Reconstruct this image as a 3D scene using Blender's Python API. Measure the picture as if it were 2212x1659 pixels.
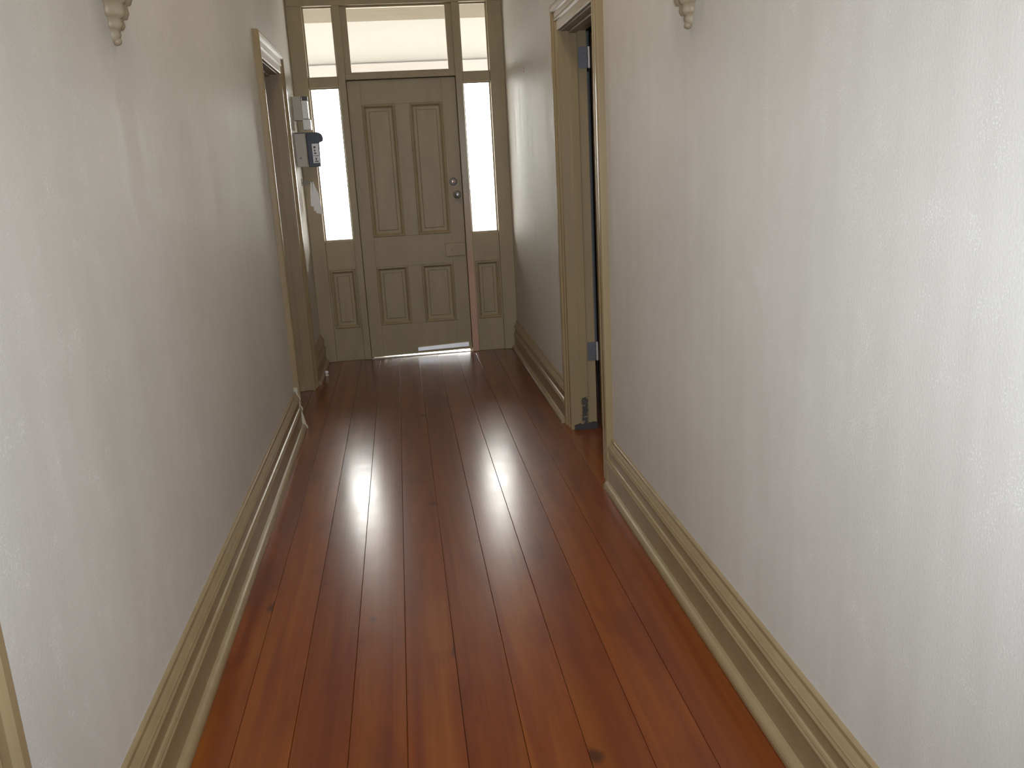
import bpy, math, random
from mathutils import Matrix, Vector
random.seed(7)
for o in list(bpy.data.objects):
    bpy.data.objects.remove(o)
scene = bpy.context.scene
col = scene.collection

# ---------------------------------------------------------------- camera
FPX, PITCH, YAW, ROLL, EYE = 1873.9, -0.2481, 0.1161, -0.0536, 1.5
cy_, sy_ = math.cos(YAW), math.sin(YAW)
fwd = Vector((sy_ * math.cos(PITCH), cy_ * math.cos(PITCH), math.sin(PITCH)))
r0 = Vector((cy_, -sy_, 0.0))
u0 = r0.cross(fwd)
right = r0 * math.cos(ROLL) + u0 * math.sin(ROLL)
up = -r0 * math.sin(ROLL) + u0 * math.cos(ROLL)
camd = bpy.data.cameras.new('camera')
cam = bpy.data.objects.new('camera', camd)
col.objects.link(cam)
camd.sensor_fit = 'HORIZONTAL'
camd.sensor_width = 36.0
camd.lens = FPX * 36.0 / 2212.0
camd.clip_start = 0.02
camd.clip_end = 300
M = Matrix((right, up, -fwd)).transposed().to_4x4()
M.translation = Vector((0, 0, EYE))
cam.matrix_world = M
scene.camera = cam

# ---------------------------------------------------------------- world: bright overcast sky
world = bpy.data.worlds.new('overcast_sky')
scene.world = world
world.use_nodes = True
bg = world.node_tree.nodes['Background']
bg.inputs['Color'].default_value = (1.0, 0.985, 0.95, 1)
bg.inputs['Strength'].default_value = 20.0

# the flash of the camera: a small lamp just above and beside the lens
fl = bpy.data.lights.new('camera_flash', 'AREA')
fl.shape = 'RECTANGLE'
fl.size, fl.size_y = 0.05, 0.03
fl.energy = 31.0
fl.spread = math.radians(114)
fl.color = (0.83, 0.91, 1.03)
flo = bpy.data.objects.new('camera_flash', fl)
col.objects.link(flo)
FM = M.copy()
FM.translation = Vector((0, 0, EYE)) + up * 0.07 + right * 0.05
flo.matrix_world = FM

FILL_LAMP = 11.5             # radiance of the added fill lamps' glass bowls
vs = scene.view_settings
vs.view_transform = 'Standard'
vs.look = 'None'
vs.gamma = 1.0
vs.exposure = 0.0
vs.use_curve_mapping = False
scene.cycles.use_denoising = True
scene.cycles.max_bounces = 10
scene.cycles.diffuse_bounces = 6
scene.cycles.sample_clamp_indirect = 6.0

# ---------------------------------------------------------------- materials
def new_mat(name):
    m = bpy.data.materials.new(name)
    m.use_nodes = True
    nt = m.node_tree
    b = nt.nodes['Principled BSDF']
    return m, nt, b

def N(nt, t, **kw):
    n = nt.nodes.new(t)
    for k, v in kw.items():
        if k.startswith('i_'):
            key = k[2:].replace('_', ' ')
            n.inputs[key].default_value = v
        else:
            setattr(n, k, v)
    return n

def mapping(nt, scale, coord='Object'):
    tc = N(nt, 'ShaderNodeTexCoord')
    mp = N(nt, 'ShaderNodeMapping')
    mp.inputs['Scale'].default_value = scale
    nt.links.new(tc.outputs[coord], mp.inputs['Vector'])
    return mp

def ramp(nt, fac, stops):
    r = N(nt, 'ShaderNodeValToRGB')
    els = r.color_ramp.elements
    while len(els) < len(stops):
        els.new(0.5)
    for e, (p, c) in zip(els, stops):
        e.position = p
        e.color = c if len(c) == 4 else (*c, 1)
    nt.links.new(fac, r.inputs['Fac'])
    return r

def mixc(nt, fac, a, b, mode='MIX'):
    m = N(nt, 'ShaderNodeMix', data_type='RGBA', blend_type=mode)
    for sock, v in ((m.inputs[0], fac), (m.inputs[6], a), (m.inputs[7], b)):
        if hasattr(v, 'is_output'):
            nt.links.new(v, sock)
        elif isinstance(v, (int, float)):
            sock.default_value = v
        else:
            sock.default_value = (*v, 1)
    return m.outputs[2]

def bump(nt, b, height, strength, dist=0.001):
    bp = N(nt, 'ShaderNodeBump')
    bp.inputs['Strength'].default_value = strength
    bp.inputs['Distance'].default_value = dist
    nt.links.new(height, bp.inputs['Height'])
    nt.links.new(bp.outputs['Normal'], b.inputs['Normal'])
    return bp

def paint(name, colr, rough=0.28, var=0.06, bstr=0.08):
    m, nt, b = new_mat(name)
    mp = mapping(nt, (6, 6, 1.5))
    n = N(nt, 'ShaderNodeTexNoise', i_Scale=2.0, i_Detail=5.0)
    nt.links.new(mp.outputs[0], n.inputs['Vector'])
    dark = tuple(c * (1 - var) for c in colr)
    lite = tuple(min(1, c * (1 + var)) for c in colr)
    r = ramp(nt, n.outputs['Fac'], [(0.3, dark), (0.7, lite)])
    nt.links.new(r.outputs['Color'], b.inputs['Base Color'])
    b.inputs['Roughness'].default_value = rough
    mp2 = mapping(nt, (60, 60, 8))
    n2 = N(nt, 'ShaderNodeTexNoise', i_Scale=3.0, i_Detail=3.0)
    nt.links.new(mp2.outputs[0], n2.inputs['Vector'])
    bump(nt, b, n2.outputs['Fac'], bstr, 0.002)
    return m

def plain(name, colr, rough=0.5, metal=0.0):
    m, nt, b = new_mat(name)
    n = N(nt, 'ShaderNodeTexNoise', i_Scale=25.0, i_Detail=3.0)
    r = ramp(nt, n.outputs['Fac'], [(0.3, tuple(c * 0.92 for c in colr)), (0.7, tuple(min(1, c * 1.06) for c in colr))])
    nt.links.new(r.outputs['Color'], b.inputs['Base Color'])
    b.inputs['Roughness'].default_value = rough
    b.inputs['Metallic'].default_value = metal
    return m

# pearly embossed wallpaper
def wallpaper():
    m, nt, b = new_mat('pearl_wallpaper')
    mp = mapping(nt, (1, 1, 1))
    big = N(nt, 'ShaderNodeTexNoise', i_Scale=1.4, i_Detail=3.0)
    nt.links.new(mp.outputs[0], big.inputs['Vector'])
    mps = mapping(nt, (9, 9, 0.6))
    st = N(nt, 'ShaderNodeTexNoise', i_Scale=1.5, i_Detail=4.0)
    nt.links.new(mps.outputs[0], st.inputs['Vector'])
    mpf = mapping(nt, (1, 1, 0.7))
    fine = N(nt, 'ShaderNodeTexNoise', i_Scale=170.0, i_Detail=4.0, i_Roughness=0.65)
    nt.links.new(mpf.outputs[0], fine.inputs['Vector'])
    fleck = N(nt, 'ShaderNodeTexNoise', i_Scale=330.0, i_Detail=2.0)
    nt.links.new(mpf.outputs[0], fleck.inputs['Vector'])
    patch = N(nt, 'ShaderNodeTexNoise', i_Scale=14.0, i_Detail=3.0)
    nt.links.new(mpf.outputs[0], patch.inputs['Vector'])
    add = N(nt, 'ShaderNodeMath', operation='MULTIPLY_ADD')
    nt.links.new(patch.outputs['Fac'], add.inputs[0])
    add.inputs[1].default_value = 0.55
    nt.links.new(fleck.outputs['Fac'], add.inputs[2])
    base = ramp(nt, big.outputs['Fac'], [(0.3, WALL_A), (0.7, WALL_B)])
    c1 = mixc(nt, 0.07, base.outputs['Color'], ramp(nt, st.outputs['Fac'], [(0.35, (0.40, 0.37, 0.32)), (0.65, (0.72, 0.69, 0.64))]).outputs['Color'])
    fl_ = ramp(nt, add.outputs[0], [(0.90, (0, 0, 0)), (1.04, (0.4, 0.4, 0.4))])
    c2 = mixc(nt, fl_.outputs['Color'], c1, (0.80, 0.78, 0.74))  # light flecks put the flash sparkle into the base colour
    nt.links.new(c2, b.inputs['Base Color'])
    rr = ramp(nt, st.outputs['Fac'], [(0.3, (0.45,) * 3), (0.7, (0.6,) * 3)])
    nt.links.new(rr.outputs['Color'], b.inputs['Roughness'])
    b.inputs['Specular IOR Level'].default_value = 0.07
    bump(nt, b, fine.outputs['Fac'], 0.35, 0.002)
    return m
WALL_A, WALL_B = (0.545, 0.512, 0.452), (0.60, 0.567, 0.507)

def wood_floor():
    m, nt, b = new_mat('varnished_red_pine')
    oi = N(nt, 'ShaderNodeObjectInfo')
    tc = N(nt, 'ShaderNodeTexCoord')
    off = N(nt, 'ShaderNodeVectorMath', operation='MULTIPLY_ADD')
    comb = N(nt, 'ShaderNodeCombineXYZ')
    for k in range(3):
        nt.links.new(oi.outputs['Random'], comb.inputs[k])
    off.inputs[1].default_value = (37, 53, 11)
    nt.links.new(comb.outputs[0], off.inputs[0])
    nt.links.new(tc.outputs['Object'], off.inputs[2])
    def ntex(scale, s, d, dist=0.0):
        mp = N(nt, 'ShaderNodeMapping')
        mp.inputs['Scale'].default_value = scale
        nt.links.new(off.outputs[0], mp.inputs['Vector'])
        t = N(nt, 'ShaderNodeTexNoise', i_Scale=s, i_Detail=d, i_Distortion=dist)
        nt.links.new(mp.outputs[0], t.inputs['Vector'])
        return t.outputs['Fac']
    streak = ntex((14, 0.55, 14), 1.0, 3.0, 0.6)
    grain = ntex((90, 2.2, 90), 1.0, 4.0, 0.4)
    blotch = ntex((7, 2.2, 7), 1.0, 3.0)
    knot = ntex((9, 5.0, 9), 1.0, 1.0)
    c = ramp(nt, streak, [(0.28, (0.125, 0.025, 0.007)), (0.5, (0.185, 0.044, 0.007)), (0.70, (0.235, 0.072, 0.008))]).outputs['Color']
    c = mixc(nt, 0.30, c, ramp(nt, grain, [(0.3, (0.13, 0.028, 0.006)), (0.7, (0.22, 0.056, 0.007))]).outputs['Color'])
    c = mixc(nt, ramp(nt, blotch, [(0.52, (0, 0, 0)), (0.72, (0.55,) * 3)]).outputs['Color'], c, (0.085, 0.016, 0.008))
    c = mixc(nt, ramp(nt, knot, [(0.735, (0, 0, 0)), (0.80, (0.75,) * 3)]).outputs['Color'], c, (0.030, 0.009, 0.006))
    tint = ramp(nt, oi.outputs['Random'], [(0.0, (0.78, 0.70, 0.85)), (0.5, (1.0, 1.0, 1.0)), (1.0, (1.18, 1.28, 1.0))]).outputs['Color']
    c = mixc(nt, 1.0, c, tint, 'MULTIPLY')
    nt.links.new(c, b.inputs['Base Color'])
    wear = N(nt, 'ShaderNodeAttribute', attribute_type='OBJECT', attribute_name='wear')
    mpr = N(nt, 'ShaderNodeTexNoise', i_Scale=9.0, i_Detail=5.0)
    nt.links.new(tc.outputs['Object'], mpr.inputs['Vector'])
    rr = N(nt, 'ShaderNodeMath', operation='MULTIPLY_ADD')
    nt.links.new(mpr.outputs['Fac'], rr.inputs[0])
    rr.inputs[1].default_value = 0.10
    nt.links.new(wear.outputs['Fac'], rr.inputs[2])
    nt.links.new(rr.outputs[0], b.inputs['Coat Roughness'])
    b.inputs['Coat Weight'].default_value = 1.0
    b.inputs['Coat IOR'].default_value = 1.42
    b.inputs['Roughness'].default_value = 0.36
    b.inputs['Specular IOR Level'].default_value = 0.1
    wav = ntex((3, 5, 3), 1.5, 4.0)
    bp = bump(nt, b, wav, 0.06, 0.01)
    nt.links.new(bp.outputs['Normal'], b.inputs['Coat Normal'])
    return m

def worn_paint(name, colr, patch_lo, patch_hi, dark):
    """paint with a worn-through patch inside a box in object space"""
    m = paint(name, colr)
    nt = m.node_tree
    b = nt.nodes['Principled BSDF']
    src = b.inputs['Base Color'].links[0].from_socket
    tc = N(nt, 'ShaderNodeTexCoord')
    sep = N(nt, 'ShaderNodeSeparateXYZ')
    nz = N(nt, 'ShaderNodeTexNoise', i_Scale=28.0, i_Detail=6.0, i_Roughness=0.7)
    nt.links.new(tc.outputs['Object'], nz.inputs['Vector'])
    dis = N(nt, 'ShaderNodeVectorMath', operation='MULTIPLY_ADD')
    nt.links.new(nz.outputs['Color'], dis.inputs[0])
    dis.inputs[1].default_value = (0.03, 0.0, 0.05)
    nt.links.new(tc.outputs['Object'], dis.inputs[2])
    nt.links.new(dis.outputs[0], sep.inputs[0])
    fac = None
    for k, (lo, hi) in ((0, (patch_lo[0], patch_hi[0])), (2, (patch_lo[1], patch_hi[1]))):
        g = N(nt, 'ShaderNodeMath', operation='GREATER_THAN')
        g.inputs[1].default_value = lo
        l = N(nt, 'ShaderNodeMath', operation='LESS_THAN')
        l.inputs[1].default_value = hi
        nt.links.new(sep.outputs[k], g.inputs[0])
        nt.links.new(sep.outputs[k], l.inputs[0])
        mu = N(nt, 'ShaderNodeMath', operation='MULTIPLY')
        nt.links.new(g.outputs[0], mu.inputs[0])
        nt.links.new(l.outputs[0], mu.inputs[1])
        if fac is None:
            fac = mu.outputs[0]
        else:
            m2 = N(nt, 'ShaderNodeMath', operation='MULTIPLY')
            nt.links.new(fac, m2.inputs[0])
            nt.links.new(mu.outputs[0], m2.inputs[1])
            fac = m2.outputs[0]
    nb = N(nt, 'ShaderNodeTexNoise', i_Scale=60.0, i_Detail=5.0, i_Roughness=0.7)
    nt.links.new(tc.outputs['Object'], nb.inputs['Vector'])
    gb = N(nt, 'ShaderNodeMath', operation='GREATER_THAN')
    nt.links.new(nb.outputs['Fac'], gb.inputs[0])
    gb.inputs[1].default_value = 0.44
    m3 = N(nt, 'ShaderNodeMath', operation='MULTIPLY')
    nt.links.new(fac, m3.inputs[0])
    nt.links.new(gb.outputs[0], m3.inputs[1])
    out = mixc(nt, m3.outputs[0], src, dark)
    nt.links.new(out, b.inputs['Base Color'])
    return m

def salmon_glow_post(name, colr):
    """olive paint with a salmon strip of light painted in on the lower half of the post"""
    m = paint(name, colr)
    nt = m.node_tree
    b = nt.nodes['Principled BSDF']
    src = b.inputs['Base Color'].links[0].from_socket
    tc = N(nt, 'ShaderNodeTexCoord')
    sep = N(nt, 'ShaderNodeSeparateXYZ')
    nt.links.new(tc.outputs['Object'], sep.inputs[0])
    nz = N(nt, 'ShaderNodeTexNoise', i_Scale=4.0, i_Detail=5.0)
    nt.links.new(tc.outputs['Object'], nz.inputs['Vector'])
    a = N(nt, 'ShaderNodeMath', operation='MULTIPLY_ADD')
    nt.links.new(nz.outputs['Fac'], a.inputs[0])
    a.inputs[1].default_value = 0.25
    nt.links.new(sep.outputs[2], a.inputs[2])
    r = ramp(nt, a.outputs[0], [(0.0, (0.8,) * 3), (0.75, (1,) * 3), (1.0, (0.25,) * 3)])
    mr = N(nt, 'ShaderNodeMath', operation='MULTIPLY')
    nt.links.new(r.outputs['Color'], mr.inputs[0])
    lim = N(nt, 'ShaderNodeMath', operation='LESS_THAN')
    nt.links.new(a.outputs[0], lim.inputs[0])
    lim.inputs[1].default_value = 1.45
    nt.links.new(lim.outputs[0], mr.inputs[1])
    nt.links.new(mixc(nt, mr.outputs[0], src, (0.50, 0.285, 0.185)), b.inputs['Base Color'])  # glow beside the door is painted into the post's base colour
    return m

OLIVE = (0.285, 0.208, 0.108)
MAT = {
    'wall': wallpaper(),
    'floor': wood_floor(),
    'olive': paint('olive_gloss_paint', OLIVE, 0.32),
    'door': paint('olive_door_paint', (0.315, 0.243, 0.132), 0.48, 0.08),
    'salmon': salmon_glow_post('salmon_glow_paint', (0.315, 0.243, 0.132)),
    'worn': worn_paint('scuffed_jamb_paint', OLIVE, (0.958, 0.03), (0.992, 0.215), (0.06, 0.058, 0.05)),
    'pale': paint('chipped_cream_paint', (0.52, 0.46, 0.36), 0.4, 0.25),
    'ceil': plain('ceiling_white', (0.72, 0.69, 0.64), 0.8),
    'room': plain('side_room_paint', (0.45, 0.43, 0.40), 0.8),
    'dark': plain('dark_underfloor', (0.012, 0.006, 0.004), 0.9),
    'plaster': paint('yellowed_plaster', (0.30, 0.236, 0.145), 0.5, 0.12, 0.4),
    'steel': plain('dull_steel', (0.42, 0.43, 0.45), 0.35, 0.9),
    'steel_dark': plain('dark_steel', (0.16, 0.155, 0.155), 0.45, 0.7),
    'alu': plain('brushed_aluminium', (0.72, 0.69, 0.66), 0.38, 0.85),
    'brass': plain('copper_brass', (0.55, 0.33, 0.24), 0.3, 0.9),
    'black': plain('black_plastic', (0.012, 0.013, 0.022), 0.35),
    'white': plain('white_plastic', (0.80, 0.80, 0.78), 0.4),
    'paper': plain('white_paper', (0.80, 0.79, 0.77), 0.8),
    'grey': plain('print_grey', (0.10, 0.10, 0.11), 0.7),
    'beige': plain('beige_metal_box', (0.46, 0.43, 0.38), 0.5),
    'dark_foot': plain('dark_jamb_foot', (0.035, 0.03, 0.026), 0.7),
    'concrete': plain('pale_concrete', (0.30, 0.29, 0.275), 0.9),
    'tan': plain('tan_verandah_lining', (0.150, 0.126, 0.090), 0.8),
    'cream': plain('cream_beam_paint', (0.50, 0.475, 0.46), 0.7),
}
m, nt, b = new_mat('clear_glass')
nt.nodes.remove(b)
tr = N(nt, 'ShaderNodeBsdfTransparent')
tr.inputs['Color'].default_value = (0.95, 0.96, 0.95, 1)
gl = N(nt, 'ShaderNodeBsdfGlossy', i_Roughness=0.02)
mx = N(nt, 'ShaderNodeMixShader')
mx.inputs[0].default_value = 0.04
nt.links.new(tr.outputs[0], mx.inputs[1])
nt.links.new(gl.outputs[0], mx.inputs[2])
nt.links.new(mx.outputs[0], nt.nodes['Material Output'].inputs['Surface'])
MAT['glass'] = m
m, nt, b = new_mat('translucent_roof_sheet')
tl = N(nt, 'ShaderNodeBsdfTranslucent')
tl.inputs['Color'].default_value = (0.128, 0.124, 0.120, 1)
b.inputs['Base Color'].default_value = (0.20, 0.19, 0.17, 1)
b.inputs['Roughness'].default_value = 0.7
sh = N(nt, 'ShaderNodeAddShader')
nt.links.new(tl.outputs[0], sh.inputs[0])
nt.links.new(b.outputs[0], sh.inputs[1])
nt.links.new(sh.outputs[0], nt.nodes['Material Output'].inputs['Surface'])
MAT['sheet'] = m
m, nt, b = new_mat('fill_lamp_glass')
b.inputs['Base Color'].default_value = (0.9, 0.88, 0.82, 1)
b.inputs['Emission Color'].default_value = (1.0, 0.90, 0.76, 1)
b.inputs['Emission Strength'].default_value = FILL_LAMP
MAT['lamp'] = m

# ---------------------------------------------------------------- mesh helpers
class MB:
    def __init__(s):
        s.v, s.f = [], []
    def add(s, vs_, fs):
        o = len(s.v)
        s.v += [tuple(p) for p in vs_]
        s.f += [tuple(i + o for i in f) for f in fs]
        return s
    def box(s, x0, x1, y0, y1, z0, z1):
        return s.add([(x0, y0, z0), (x1, y0, z0), (x1, y1, z0), (x0, y1, z0), (x0, y0, z1), (x1, y0, z1), (x1, y1, z1), (x0, y1, z1)],
                     [(0, 3, 2, 1), (4, 5, 6, 7), (0, 1, 5, 4), (1, 2, 6, 5), (2, 3, 7, 6), (3, 0, 4, 7)])
    def loft(s, rings, closed=True, caps=True):
        n = len(rings[0])
        vs_ = [p for r in rings for p in r]
        fs = []
        for i in range(len(rings) - 1):
            for j in range(n if closed else n - 1):
                k = (j + 1) % n
                fs.append((i * n + j, i * n + k, (i + 1) * n + k, (i + 1) * n + j))
        if caps:
            fs.append(tuple(range(n - 1, -1, -1)))
            fs.append(tuple((len(rings) - 1) * n + j for j in range(n)))
        return s.add(vs_, fs)
    def lathe(s, axis, centre, prof, seg=20):
        """prof: list of (radius, distance along axis)"""
        rings = []
        for r, d in prof:
            ring = []
            for k in range(seg):
                a = 2 * math.pi * k / seg
                c, s_ = r * math.cos(a), r * math.sin(a)
                p = {'x': (d, c, s_), 'y': (c, d, s_), 'z': (c, s_, d)}[axis]
                ring.append(tuple(p[i] + centre[i] for i in range(3)))
            rings.append(ring)
        return s.loft(rings)
    def build(s, name, mat, parent=None, bevel=0.0, smooth=False, seg=2):
        import bmesh
        me = bpy.data.meshes.new(name)
        me.from_pydata(s.v, [], s.f)
        bm = bmesh.new()
        bm.from_mesh(me)
        bmesh.ops.recalc_face_normals(bm, faces=bm.faces)
        bm.to_mesh(me)
        bm.free()
        if smooth:
            for p in me.polygons:
                p.use_smooth = True
        me.materials.append(MAT[mat])
        o = bpy.data.objects.new(name, me)
        col.objects.link(o)
        if parent:
            o.parent = parent
        if bevel:
            md = o.modifiers.new('bevel', 'BEVEL')
            md.width = bevel
            md.segments = seg
            md.limit_method = 'ANGLE'
        return o

def box(name, mat, dims, parent=None, bevel=0.0):
    return MB().box(*dims).build(name, mat, parent, bevel)

def empty(name, loc=(0, 0, 0), rz=0.0):
    o = bpy.data.objects.new(name, None)
    o.empty_display_size = 0.05
    col.objects.link(o)
    o.location = loc
    o.rotation_euler = (0, 0, rz)
    return o

def tag(o, label, cat=None, group=None, kind=None):
    o['label'] = label
    if cat:
        o['category'] = cat
    if group:
        o['group'] = group
    if kind:
        o['kind'] = kind
    return o

def struct(o, label):
    o['kind'] = 'structure'
    o['label'] = label
    return o

# ---------------------------------------------------------------- setting dimensions
XL, XR = -0.72, 0.90          # hall faces of the two long walls
TH = 0.13                     # wall thickness
YB, YD = -2.6, 7.20           # rear wall, outside of the entrance frame
ZC = 3.95
HEAD = 2.15                   # underside of the doorway heads
L_NEAR = (0.38, 1.22)         # doorway beside the camera (left)
L_FAR = (5.35, 6.17)          # open doorway (left)
R_DOOR = (3.905, 4.70)        # open doorway (right)

# floor
floor = MB().box(-2.6, 3.2, YB - 0.15, YD + 0.08, -0.12, -0.022).build('floor', 'dark')
struct(floor, 'varnished red-brown timber board floor of the hallway')
PW = 0.1567
plank_me = None
k = 0
x = -0.409 - PW * 9
joints = []
while x < 2.2:
    joints.append(x)
    x += PW
for i, xj in enumerate(joints):
    w = PW - 0.0012
    ya, yb = YB - 0.1, YD + 0.0
    if plank_me is None:
        prof = [(-w / 2, -0.021), (w / 2, -0.021), (w / 2, -0.0013), (w / 2 - 0.0010, -0.0003), (w / 4, -0.0002), (0, -0.0002), (-w / 4, -0.0002), (-w / 2 + 0.0010, -0.0003), (-w / 2, -0.0013)]
        mb = MB()
        ys = [ya + (yb - ya) * t / 14 for t in range(15)]
        mb.loft([[(px, y, pz) for px, pz in prof] for y in ys])
        o = mb.build('plank', 'floor', floor)
        plank_me = o.data
    else:
        o = bpy.data.objects.new('plank', plank_me)
        col.objects.link(o)
        o.parent = floor
    o.location = (xj + PW / 2, 0, -0.0003)
    o.rotation_euler = (0, math.radians(random.uniform(-0.02, 0.02)), 0)
    xm = xj + PW / 2
    o['wear'] = 0.17 if 0.2 < xm < 0.62 else (0.145 if -0.45 < xm < -0.2 else 0.16)

# long walls (each one mesh with its openings)
def wall_x(name, xa, xb, openings, label):
    mb = MB()
    y = YB
    for (a, b_) in openings:
        mb.box(xa, xb, y, a, 0, ZC)
        mb.box(xa, xb, a, b_, HEAD + 0.03, ZC)
        y = b_
    mb.box(xa, xb, y, YD, 0, ZC)
    return struct(mb.build(name, 'wall'), label)
J = 0.03    # lining thickness
wall_x('wall_left', XL - TH, XL, [(L_NEAR[0] - J, L_NEAR[1] + J), (L_FAR[0] - J, L_FAR[1] + J)], 'left hallway wall in pearly beige wallpaper')
wall_x('wall_right', XR, XR + TH, [(R_DOOR[0] - J, R_DOOR[1] + J)], 'right hallway wall in pearly beige wallpaper')
struct(box('wall_back', 'wall', (XL, XR, YB - 0.12, YB, 0, ZC)), 'rear wall of the hallway behind the camera')
struct(box('wall_front', 'wall', (XL, XR, 7.06, YD, 2.80, ZC)), 'wall above the entrance frame')
struct(box('ceiling', 'ceil', (-2.6, 3.2, YB - 0.12, YD, ZC, ZC + 0.1)), 'plain white hallway ceiling')
# shells of the rooms behind the doorways
mb = MB()
mb.box(2.8, 2.9, 2.4, 6.4, 0, ZC)
mb.box(XR + TH, 2.8, 2.3, 2.4, 0, ZC)
mb.box(XR + TH, 2.8, 6.4, 6.5, 0, ZC)
struct(mb.build('wall_right_room', 'room'), 'plain painted walls of the room behind the right doorway')
mb = MB()
mb.box(-2.5, -2.4, 4.4, 7.0, 0, ZC)
mb.box(-2.4, XL - TH, 4.3, 4.4, 0, ZC)
mb.box(-2.4, XL - TH, 7.0, 7.1, 0, ZC)
struct(mb.build('wall_left_room', 'room'), 'plain painted walls of the room behind the left doorway')

# ---------------------------------------------------------------- skirting boards
SK = [(0, 0.004), (0.030, 0.004), (0.030, 0.112), (0.033, 0.115), (0.037, 0.121), (0.037, 0.128), (0.0335, 0.133), (0.0335, 0.136), (0.030, 0.142),
      (0.024, 0.144), (0.024, 0.181), (0.029, 0.184), (0.030, 0.192), (0.026, 0.199), (0.0255, 0.203), (0.023, 0.206), (0.018, 0.214), (0.012, 0.222), (0.0115, 0.233), (0.008, 0.237), (0, 0.237)]
SHOE = [(0.029, 0.001), (0.054, 0.001), (0.054, 0.012), (0.051, 0.020), (0.046, 0.026), (0.039, 0.031), (0.029, 0.033)]
def skirting(side, y0, y1, label):
    sx, xw = (1, XL) if side == 'left' else (-1, XR)
    e = empty('baseboard_' + side, (xw, y0, 0))
    struct(e, label)
    for nm, pr in (('skirting_board', SK), ('shoe_moulding', SHOE)):
        n = max(2, int((y1 - y0) / 0.5))
        mb = MB()
        mb.loft([[(sx * t, (y1 - y0) * i / n, z) for t, z in pr] for i in range(n + 1)])
        mb.build(nm, 'olive', e)
    return e
AW = 0.14   # architrave width
skirting('left', YB, L_NEAR[0] - AW, 'olive moulded skirting board on the left wall behind the camera')
skirting('left', L_NEAR[1] + AW, L_FAR[0] - AW - 0.012, 'long olive moulded skirting board along the left wall')
skirting('left', L_FAR[1] + AW, 7.085, 'short olive skirting board between the left doorway and front entrance')
skirting('right', YB, R_DOOR[0] - AW, 'olive moulded skirting board along the near right wall')
skirting('right', R_DOOR[1] + AW, 7.085, 'olive skirting board between the right doorway and front entrance')

# ---------------------------------------------------------------- doorways
# architrave section: (distance out from the opening, thickness off the wall)
AR = [(0.004, 0), (0.004, 0.018), (0.010, 0.021), (0.018, 0.021), (0.021, 0.018), (0.052, 0.018), (0.055, 0.023), (0.061, 0.026), (0.068, 0.025), (0.072, 0.021),
      (0.098, 0.022), (0.102, 0.028), (0.110, 0.034), (0.128, 0.035), (0.137, 0.031), (0.140, 0.024), (0.140, 0)]
def architrave(parent, sx, xw, y0, y1, zh, mats=('olive', 'olive', 'olive')):
    def P(d, t):
        xx = xw + sx * t
        return [(xx, y0 - d, 0.0), (xx, y0 - d, zh + d), (xx, y1 + d, zh + d), (xx, y1 + d, 0.0)]
    paths = [P(d, t) for d, t in AR]
    for s in range(3):
        MB().loft([[p[s] for p in paths], [p[s + 1] for p in paths]]).build('architrave', mats[s], parent)

def lining(parent, xa, xb, y0, y1, zh, stop, worn=False):
    box('jamb', 'olive', (xa, xb, y0 - J, y0, 0, zh), parent, 0.002)
    box('jamb', 'olive', (xa, xb, y1, y1 + J, 0, zh), parent, 0.002)
    box('head_jamb', 'olive', (xa, xb, y0 - J, y1 + J, zh, zh + J), parent, 0.002)
    s0, s1 = stop
    box('stop_bead', 'olive', (s0, s1, y0, y0 + 0.012, 0, zh - 0.012), parent, 0.003)
    box('stop_bead', 'worn' if worn else 'olive', (s0, s1, y1 - 0.012, y1, 0.0, zh - 0.012), parent, 0.003)
    box('stop_bead', 'olive', (s0, s1, y0, y1, zh - 0.012, zh), parent, 0.003)

d_r = empty('trim_1', (0, 0, 0))
struct(d_r, 'olive moulded door frame of the open doorway in the right wall')
architrave(d_r, -1, XR, R_DOOR[0], R_DOOR[1], HEAD)
lining(d_r, XR, XR + TH, R_DOOR[0], R_DOOR[1], HEAD, (0.936, 0.980), worn=True)
# dark foot of the far jamb: a strip with an uneven top edge
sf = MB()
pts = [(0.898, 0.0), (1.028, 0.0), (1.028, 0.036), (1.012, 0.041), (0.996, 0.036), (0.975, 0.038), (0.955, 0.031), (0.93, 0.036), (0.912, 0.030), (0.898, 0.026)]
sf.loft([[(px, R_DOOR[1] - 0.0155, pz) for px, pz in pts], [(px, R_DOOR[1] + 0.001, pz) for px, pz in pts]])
o = sf.build('dark_foot_strip', 'dark_foot', d_r)
o['label'] = 'dark uneven strip at the foot of the jamb'

d_l = empty('trim_2', (0, 0, 0))
struct(d_l, 'olive moulded door frame of the open doorway in the left wall')
architrave(d_l, 1, XL, L_FAR[0], L_FAR[1], HEAD)
lining(d_l, XL - TH, XL, L_FAR[0], L_FAR[1], HEAD, (XL - 0.095, XL - 0.05))
# chipped pale end piece of the skirting against the near leg
ep = [(t + (0.006 if t > 0 else 0), z) for t, z in SHOE[1:5]] + [(t + 0.005, z) for t, z in SK[2:17]] + [(0.020, 0.235), (0.024, 0.245), (0.022, 0.258), (0.0, 0.262)]
ep = [(0, 0.001)] + ep
yy = L_FAR[0] - AW
o = MB().loft([[(XL + t, yy - 0.012, z) for t, z in ep], [(XL + t, yy, z) for t, z in ep]]).build('skirting_end_piece', 'pale', d_l)
o['label'] = 'chipped cream end piece at the foot'

d_n = empty('trim_3', (0, 0, 0))
struct(d_n, 'olive moulded door frame on the left wall nearest the camera')
architrave(d_n, 1, XL, L_NEAR[0], L_NEAR[1], HEAD)
lining(d_n, XL - TH, XL, L_NEAR[0], L_NEAR[1], HEAD, (XL - 0.075, XL - 0.035))

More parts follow.
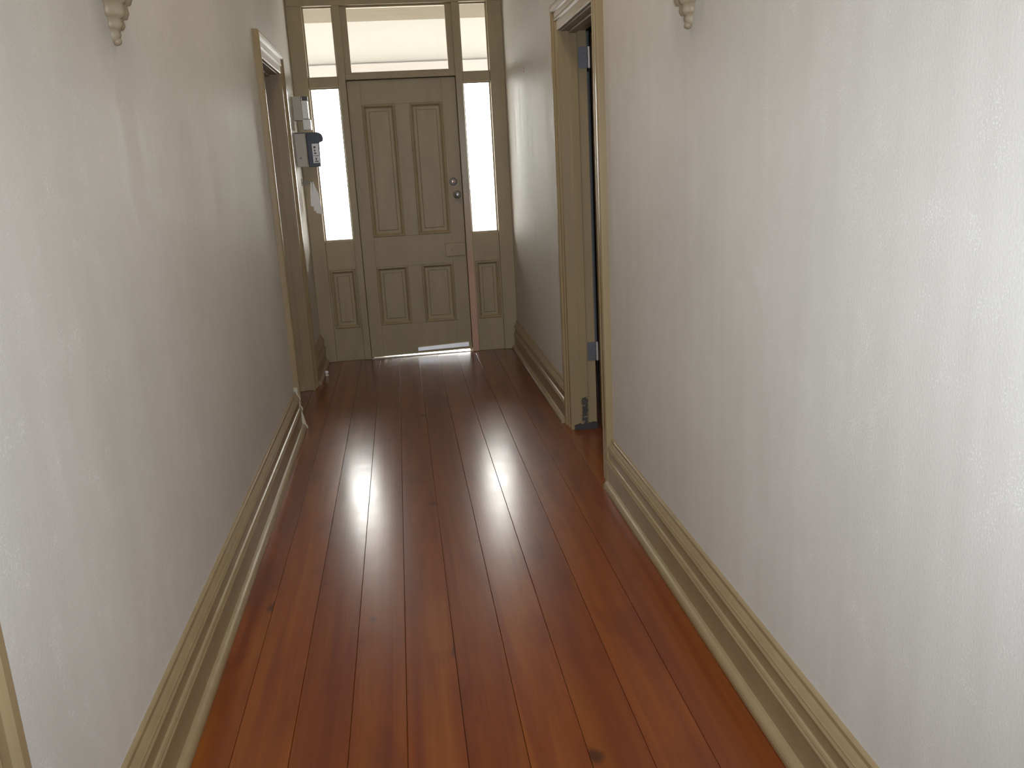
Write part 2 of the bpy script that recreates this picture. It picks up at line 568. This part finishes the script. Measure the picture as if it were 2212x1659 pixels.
# ---------------------------------------------------------------- panelled doors
def panel_mesh(x0, x1, z0, z1, yf, depth):
    """recessed panel with a raised field and a proud moulding round it; faces -y"""
    def R(i, y):
        return [(x0 + i, y, z0 + i), (x1 - i, y, z0 + i), (x1 - i, y, z1 - i), (x0 + i, y, z1 - i)]
    rings = [R(0.0, yf + depth), R(0.0, yf), R(0.004, yf - 0.005), R(0.010, yf - 0.006), R(0.016, yf - 0.001), R(0.026, yf + 0.012), R(0.030, yf + 0.014),
             R(0.048, yf + 0.014), R(0.052, yf + 0.010), R(0.054, yf + 0.008)]
    return MB().loft(rings)

def panel_door(e, x0, x1, z0, z1, yf, th, panels, mat, slant=0.0):
    """stiles, rails, muntins and panels as children of e (local coords, face towards -y)"""
    st = panels[0][0] - x0
    xs0, xs1 = panels[0][0], panels[-1][1]
    zs = sorted({(p[2], p[3]) for p in panels})
    g = 0.0
    box('stile', mat, (x0, xs0 - g, yf, yf + th, z0, z1), e, 0.0015)
    box('stile', mat, (xs1 + g, x1, yf, yf + th, z0 + slant, z1), e, 0.0015)
    edges = [z0] + [v for pr in zs for v in pr] + [z1]
    for i in range(0, len(edges), 2):
        if i == 0 and slant:
            a, b_, c, d = xs0, xs1, z0, edges[1]
            k = slant / (x1 - x0)
            q = [(a, c + k * (a - x0)), (b_, c + k * (b_ - x0)), (b_, d), (a, d)]
            MB().loft([[(px, yf, pz) for px, pz in q], [(px, yf + th, pz) for px, pz in q]]).build('rail', mat, e, 0.0015)
        else:
            box('rail', mat, (xs0, xs1, yf, yf + th, edges[i], edges[i + 1]), e, 0.0015)
    for (za, zb) in zs:
        row = sorted(p for p in panels if p[2] == za)
        for p, q in zip(row, row[1:]):
            box('muntin', mat, (p[1] + g, q[0] - g, yf, yf + th, za + g, zb - g), e, 0.0015)
    for p in panels:
        panel_mesh(*p, yf, th - 0.006).build('panel', mat, e)

DX0, DX1 = -0.322, 0.512      # front door
door1 = empty('door_1', (0, 7.12, 0))
struct(door1, 'closed olive four-panel front door at the end of the hall')
PL, PR = (-0.222, 0.030), (0.142, 0.400)
panel_door(door1, DX0, DX1, 0.008, 2.18, 0.0, 0.045,
           [(*PL, 0.270, 0.745), (*PR, 0.270, 0.745), (*PL, 0.985, 2.0), (*PR, 0.985, 2.0)], 'door', slant=0.012)
# weather bar along the foot of the door
q = [(0.06, 0.034), (0.488, 0.042), (0.488, 0.082), (0.06, 0.066)]
o = MB().loft([[(px, -0.012, pz) for px, pz in q], [(px, 0.0, pz) for px, pz in q]]).build('weather_bar', 'alu', door1, 0.002)
o['label'] = 'dull aluminium weather bar at the foot'
# dead lock and lever knob
dl = MB().lathe('y', (0.446, 0, 1.388), [(0.030, 0.0), (0.030, -0.006), (0.026, -0.010), (0.020, -0.011)], 28).build('dead_lock', 'steel_dark', door1, smooth=False)
MB().lathe('y', (0.446, 0, 1.388), [(0.017, -0.009), (0.017, -0.019), (0.012, -0.022), (0.004, -0.023)], 24).build('lock_cylinder', 'brass', dl)
MB().box(0.4435, 0.4485, -0.030, -0.021, 1.376, 1.400).build('thumb_turn', 'steel_dark', dl, 0.002)
kn = MB().lathe('y', (0.470, 0, 1.285), [(0.032, 0.0), (0.032, -0.004), (0.024, -0.009), (0.012, -0.012), (0.010, -0.030), (0.018, -0.036), (0.026, -0.046), (0.027, -0.056), (0.020, -0.066), (0.006, -0.070)], 28).build('door_knob', 'steel', door1, smooth=True)
# painted rim lock on the middle rail
rl = box('rim_lock', 'door', (0.345, 0.508, -0.018, 0.0, 0.800, 0.905), door1, 0.004)
MB().lathe('y', (0.40, 0, 0.852), [(0.010, -0.017), (0.010, -0.022), (0.006, -0.024)], 16).build('keyhole_cover', 'door', rl)

# open door of the right-hand room, folded back behind the far jamb
door2 = empty('door_2', (1.052, 4.655, 0))
struct(door2, 'door leaf standing open into the room on the right')
panel_door(door2, 0.0, 0.775, 0.012, 2.135, 0.0, 0.04,
           [(0.105, 0.340, 0.25, 0.80), (0.435, 0.670, 0.25, 0.80), (0.105, 0.340, 1.0, 2.0), (0.435, 0.670, 1.0, 2.0)], 'olive')
for z0 in (0.400, 1.963):
    h = box('hinge', 'steel_dark', (0.986, 1.032, R_DOOR[1] - 0.003, R_DOOR[1] + 0.001, z0, z0 + 0.107))
    h.parent = door2
    h.location = (-1.052, -4.655, 0)
    kn = MB().lathe('z', (1.041, R_DOOR[1] - 0.006, z0), [(0.0065, 0.0), (0.0075, 0.002), (0.0075, 0.105), (0.0065, 0.107)], 14).build('hinge_knuckle', 'alu', h)
    for dz in (0.02, 0.053, 0.087):
        MB().lathe('y', (1.004 + (0.012 if dz == 0.053 else 0), R_DOOR[1] - 0.003, z0 + dz), [(0.004, 0.0), (0.003, -0.0012)], 10).build('screw', 'steel', h)

# closed door beside the camera on the left
door3 = empty('door_3', (XL - 0.080, L_NEAR[0], 0), math.radians(90))
struct(door3, 'closed olive panel door on the left beside the camera')
wd = L_NEAR[1] - L_NEAR[0]
panel_door(door3, 0.003, wd - 0.003, 0.008, HEAD - 0.003, 0.0, 0.04,
           [(0.11, 0.37, 0.25, 0.80), (0.47, 0.73, 0.25, 0.80), (0.11, 0.37, 1.0, 2.0), (0.47, 0.73, 1.0, 2.0)], 'olive')

# ---------------------------------------------------------------- entrance frame, side lights, fanlight
PX = [(-0.72, -0.605), (-0.380, -0.325), (0.515, 0.570), (0.785, 0.90)]
fr = empty('trim_4', (0, 7.1, 0))
struct(fr, 'olive timber entrance frame with posts, head and fanlight bar')
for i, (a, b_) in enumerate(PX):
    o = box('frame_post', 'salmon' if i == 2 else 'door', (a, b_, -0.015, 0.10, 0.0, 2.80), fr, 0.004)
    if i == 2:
        o['label'] = 'door post with a salmon strip of light painted in low down'
box('frame_head', 'door', (XL + 0.005, XR - 0.005, -0.022, 0.10, 2.715, 2.80), fr, 0.004)
box('fanlight_bar', 'door', (-0.325, 0.515, -0.012, 0.10, 2.185, 2.228), fr, 0.003)
for (a, b_, c, d) in ((-0.340, -0.308, 0.0, 2.19), (0.498, 0.530, 0.0, 2.19), (-0.325, 0.515, 2.165, 2.20)):
    box('rebate_strip', 'door', (a, b_, 0.067, 0.098, c, d), fr)
box('threshold', 'pale', (-0.325, 0.515, 0.0, 0.16, -0.02, 0.004), fr, 0.001)

def side_light(name, x0, x1, label):
    e = empty(name, (0, 7.1, 0))
    struct(e, label)
    # timber: bottom panel, rails
    box('bottom_rail', 'door', (x0, x1, 0.004, 0.06, 0.0, 0.270), e, 0.002)
    box('middle_rail', 'door', (x0, x1, 0.004, 0.06, 0.745, 0.975), e, 0.002)
    box('stile', 'door', (x0, x0 + 0.012, 0.004, 0.06, 0.270, 0.745), e)
    box('stile', 'door', (x1 - 0.012, x1, 0.004, 0.06, 0.270, 0.745), e)
    panel_mesh(x0 + 0.0125, x1 - 0.0125, 0.2705, 0.7445, 0.004, 0.045).build('panel', 'door', e)
    box('cross_bar', 'door', (x0, x1, 0.004, 0.07, 2.138, 2.208), e, 0.003)
    for z0, z1 in ((0.975, 2.138), (2.208, 2.715)):
        p = box('pane', 'glass', (x0 + 0.002, x1 - 0.002, 0.046, 0.050, z0 + 0.001, z1 - 0.001), e)
        # glazing beads
        for (a, b_, c, d) in ((x0, x0 + 0.010, z0, z1), (x1 - 0.010, x1, z0, z1), (x0 + 0.010, x1 - 0.010, z0, z0 + 0.010), (x0 + 0.010, x1 - 0.010, z1 - 0.010, z1)):
            box('glazing_bead', 'door', (a, b_, 0.028, 0.045, c, d), p)
    return e
side_light('window_1', PX[0][1], PX[1][0], 'tall narrow side window left of the front door')
side_light('window_2', PX[2][1], PX[3][0], 'tall narrow side window right of the front door')
w3 = empty('window_3', (0, 7.1, 0))
struct(w3, 'wide fanlight window above the front door')
for (a, b_, c, d) in ((-0.325, -0.276, 2.228, 2.715), (0.466, 0.515, 2.228, 2.715), (-0.276, 0.466, 2.228, 2.240), (-0.276, 0.466, 2.700, 2.715)):
    box('sash_member', 'door', (a, b_, 0.012, 0.055, c, d), w3, 0.002)
box('pane', 'glass', (-0.276, 0.466, 0.036, 0.040, 2.240, 2.700), w3)

# ---------------------------------------------------------------- plaster corbels high on the walls
def corbel(name, sx, xw, y, ztip, label):
    e = tag(empty(name, (xw, y, ztip)), label, 'corbel', 'plaster corbels facing each other')
    # leaf-shaped drop: (height, half width, projection)
    lev = [(0.004, 0.012, 0.012), (0.012, 0.018, 0.018), (0.022, 0.021, 0.022), (0.034, 0.018, 0.020), (0.036, 0.030, 0.028), (0.046, 0.034, 0.033), (0.062, 0.030, 0.030),
           (0.064, 0.044, 0.039), (0.078, 0.050, 0.045), (0.097, 0.045, 0.043), (0.100, 0.058, 0.051), (0.118, 0.066, 0.058), (0.142, 0.061, 0.056), (0.146, 0.074, 0.064), (0.18, 0.080, 0.072),
           (0.22, 0.074, 0.080), (0.26, 0.068, 0.100), (0.30, 0.072, 0.125), (0.34, 0.080, 0.145)]
    rings = []
    ns = 24
    for h, w, p in lev:
        ring = []
        for k_ in range(ns + 1):
            a = math.pi * k_ / ns
            rib = 1 + 0.16 * math.cos(6 * a) * min(1, h / 0.05)
            ring.append((sx * p * math.sin(a) * rib - sx * 0.002, w * math.cos(a), h))
        rings.append(ring)
    MB().loft(rings).build('leaf_body', 'plaster', e, smooth=True)
    MB().lathe('z', (sx * 0.008, 0, 0), [(0.003, -0.004), (0.010, 0.0), (0.013, 0.007), (0.010, 0.014), (0.004, 0.018)], 14).build('drop_bead', 'plaster', e, smooth=True)
    for s in (-1, 1):     # curled side leaves
        MB().lathe('y', (sx * 0.085, s * 0.055, 0.245), [(0.006, -0.024), (0.026, -0.020), (0.030, 0), (0.026, 0.020), (0.006, 0.024)], 16).build('scroll', 'plaster', e, smooth=True)
    mb = MB()
    mb.box(0, sx * 0.165, -0.100, 0.100, 0.340, 0.362)
    mb.box(0, sx * 0.180, -0.112, 0.112, 0.362, 0.390)
    mb.build('cap', 'plaster', e, 0.004)
corbel('plaster_corbel', 1, XL, 2.595, 1.866, 'yellowed plaster corbel high on the left wall')
corbel('plaster_corbel', -1, XR, 2.66, 1.864, 'yellowed plaster corbel high on the right wall')

# ---------------------------------------------------------------- things on the left wall by the entrance
mb_ = tag(empty('meter_box', (XL, 6.86, 1.56)), 'beige metal box screwed to the left wall beside the front door', 'box')
MB().box(0.0, 0.078, -0.09, 0.115, 0.0, 0.245).build('box_body', 'beige', mb_, 0.004)
MB().box(0.002, 0.080, -0.094, -0.0901, 0.236, 0.243).build('lid_edge', 'grey', mb_)
MB().lathe('y', (0.030, -0.0895, 0.062), [(0.008, 0.0), (0.006, -0.003)], 12).build('screw', 'steel_dark', mb_)

bm_ = tag(empty('black_meter', (XL + 0.0785, 6.90, 1.555)), 'black hooded meter with white label hanging in front of the left side window', 'meter')
hood = []
for a in range(0, 11):
    t = math.pi / 2 * a / 10
    hood.append((0.075 + 0.045 * math.sin(t), 0.205 + 0.045 * math.cos(t)))
pr = [(0, 0), (0.085, 0.0), (0.090, 0.175), (0.118, 0.185)] + hood[::-1] + [(0, 0.25)]
MB().loft([[(px, -0.05, pz) for px, pz in pr], [(px, 0.07, pz) for px, pz in pr]]).build('housing', 'black', bm_, 0.003)
lb = MB().box(0.034, 0.082, -0.0525, -0.0505, 0.028, 0.168).build('label_plate', 'white', bm_)
for z0, z1, xa, xb in ((0.135, 0.150, 0.044, 0.060), (0.112, 0.126, 0.046, 0.056), (0.094, 0.104, 0.044, 0.062), (0.078, 0.082, 0.036, 0.080), (0.050, 0.066, 0.052, 0.062), (0.036, 0.044, 0.046, 0.072)):
    MB().box(xa, xb, -0.0535, -0.0526, z0, z1).build('print_mark', 'grey', lb)

fu = tag(empty('fuse_holder', (XL, 6.93, 1.82)), 'white fuse holder mounted above the black meter', 'fuse holder')
MB().box(0.0, 0.062, -0.05, 0.05, 0.075, 0.245).build('base_block', 'beige', fu, 0.003)
MB().box(0.062, 0.108, -0.04, 0.04, 0.085, 0.215).build('cover', 'white', fu, 0.006)
MB().box(0.060, 0.118, -0.045, 0.045, 0.005, 0.080).build('fuse_carrier', 'white', fu, 0.006)
MB().box(0.068, 0.110, -0.030, 0.030, 0.216, 0.246).build('cable_entry', 'grey', fu, 0.003)

pb = tag(empty('paper_bundle', (XL, 6.95, 1.20)), 'white folded papers hanging from a hook below the black meter', 'papers')
for i, (xa, xb, z0, zt) in enumerate(((0.052, 0.094, 0.055, 0.245), (0.070, 0.122, 0.018, 0.235), (0.084, 0.134, 0.0, 0.215))):
    q = [(xa, z0 + 0.012), (xb, z0), (xb - 0.018, zt * 0.72), ((xa + xb) / 2 + 0.004 - 0.01 * i, zt), ((xa + xb) / 2 - 0.006 - 0.01 * i, zt), (xa + 0.006, zt * 0.70)]
    MB().loft([[(px, -0.03 + 0.014 * i, pz) for px, pz in q], [(px, -0.0275 + 0.014 * i, pz) for px, pz in q]]).build('paper_sheet', 'paper', pb)
MB().box(0.0, 0.085, -0.012, 0.004, 0.236, 0.246).build('hook_arm', 'steel_dark', pb, 0.002)
MB().box(0.0, 0.006, -0.02, 0.012, 0.22, 0.275).build('hook_plate', 'steel_dark', pb, 0.002)

ds = tag(empty('door_stop', (XL + 0.056, 6.60, 0.0)), 'small cream door stop on the floor against the left skirting', 'door stop')
MB().lathe('z', (0.012, 0, 0), [(0.015, 0.001), (0.015, 0.006), (0.011, 0.010), (0.011, 0.024)], 18).build('stop_base', 'pale', ds)
MB().lathe('z', (0.012, 0, 0), [(0.0135, 0.024), (0.0145, 0.030), (0.0125, 0.038), (0.006, 0.041)], 18).build('rubber_cap', 'white', ds, smooth=True)

ph = tag(empty('picture_hook', (XR, 6.05, 2.088)), 'tiny brass picture hook high on the right wall', 'hook')
MB().box(-0.0025, 0.0, -0.005, 0.005, 0.0, 0.032).build('hook_plate', 'brass', ph)
MB().box(-0.010, -0.0025, -0.004, 0.004, 0.0, 0.004).build('hook_lip', 'brass', ph)
MB().lathe('x', (-0.002, 0, 0.026), [(0.004, -0.006), (0.004, -0.003), (0.0015, -0.003), (0.0015, 0.0)], 10).build('nail', 'brass', ph)

# ---------------------------------------------------------------- ceiling lamps added for ambient fill, unseen (above the frame)
for y, lab in ((2.5, 'added unseen fill lamp, wide round white glass bowl nearer the plaster corbels'), (3.7, 'added unseen fill lamp, wide round white glass bowl nearer the front door')):
    e = tag(empty('added_fill_lamp', (0.09, y, ZC)), lab, 'lamp', 'added ceiling fill lamps')
    MB().lathe('z', (0, 0, 0), [(0.27, 0.0), (0.27, -0.025), (0.25, -0.035)], 40).build('lamp_base', 'white', e)
    MB().lathe('z', (0, 0, 0), [(0.248, -0.034), (0.290, -0.055), (0.300, -0.085), (0.270, -0.120), (0.180, -0.145), (0.05, -0.156)], 40).build('glass_bowl', 'lamp', e, smooth=True)

# ---------------------------------------------------------------- outside: verandah and ground
gd = MB().box(-30, 30, YD + 0.08, 60, -0.20, -0.03).build('ground', 'concrete')
struct(gd, 'pale concrete ground outside the front door')
vr = tag(empty('verandah_roof', (0, 7.25, 3.10)), 'lean-to verandah roof with translucent sheets outside the front door', 'roof')
K = -0.287
def slope(nm, mat, y0, y1, off, th):
    q = [(y0, K * y0 + off), (y1, K * y1 + off), (y1, K * y1 + off + th), (y0, K * y0 + off + th)]
    return MB().loft([[(-4.5, a, b_) for a, b_ in q], [(4.5, a, b_) for a, b_ in q]]).build(nm, mat, vr)
slope('lining_board', 'tan', 0.0, 1.08, 0.0, 0.03)
slope('roof_sheet', 'sheet', 1.08, 2.02, 0.012, 0.004)
MB().box(-4.5, 4.5, 1.95, 2.05, -0.70, -0.565).build('eave_beam', 'cream', vr, 0.004)
for px in (-3.2, 3.3):
    MB().box(px - 0.06, px + 0.06, 1.94, 2.06, -3.13, -0.70).build('verandah_post', 'cream', vr, 0.006)
# front wall of the house either side of the entrance
mb = MB()
mb.box(-4.5, XL - TH, YD - 0.02, YD + 0.05, -0.03, 4.05)
mb.box(XR + TH, 4.5, YD - 0.02, YD + 0.05, -0.03, 4.05)
mb.box(XL - TH, XR + TH, YD, YD + 0.05, 2.80, 4.05)
struct(mb.build('wall_outside', 'cream'), 'outer face of the house front beside the entrance')
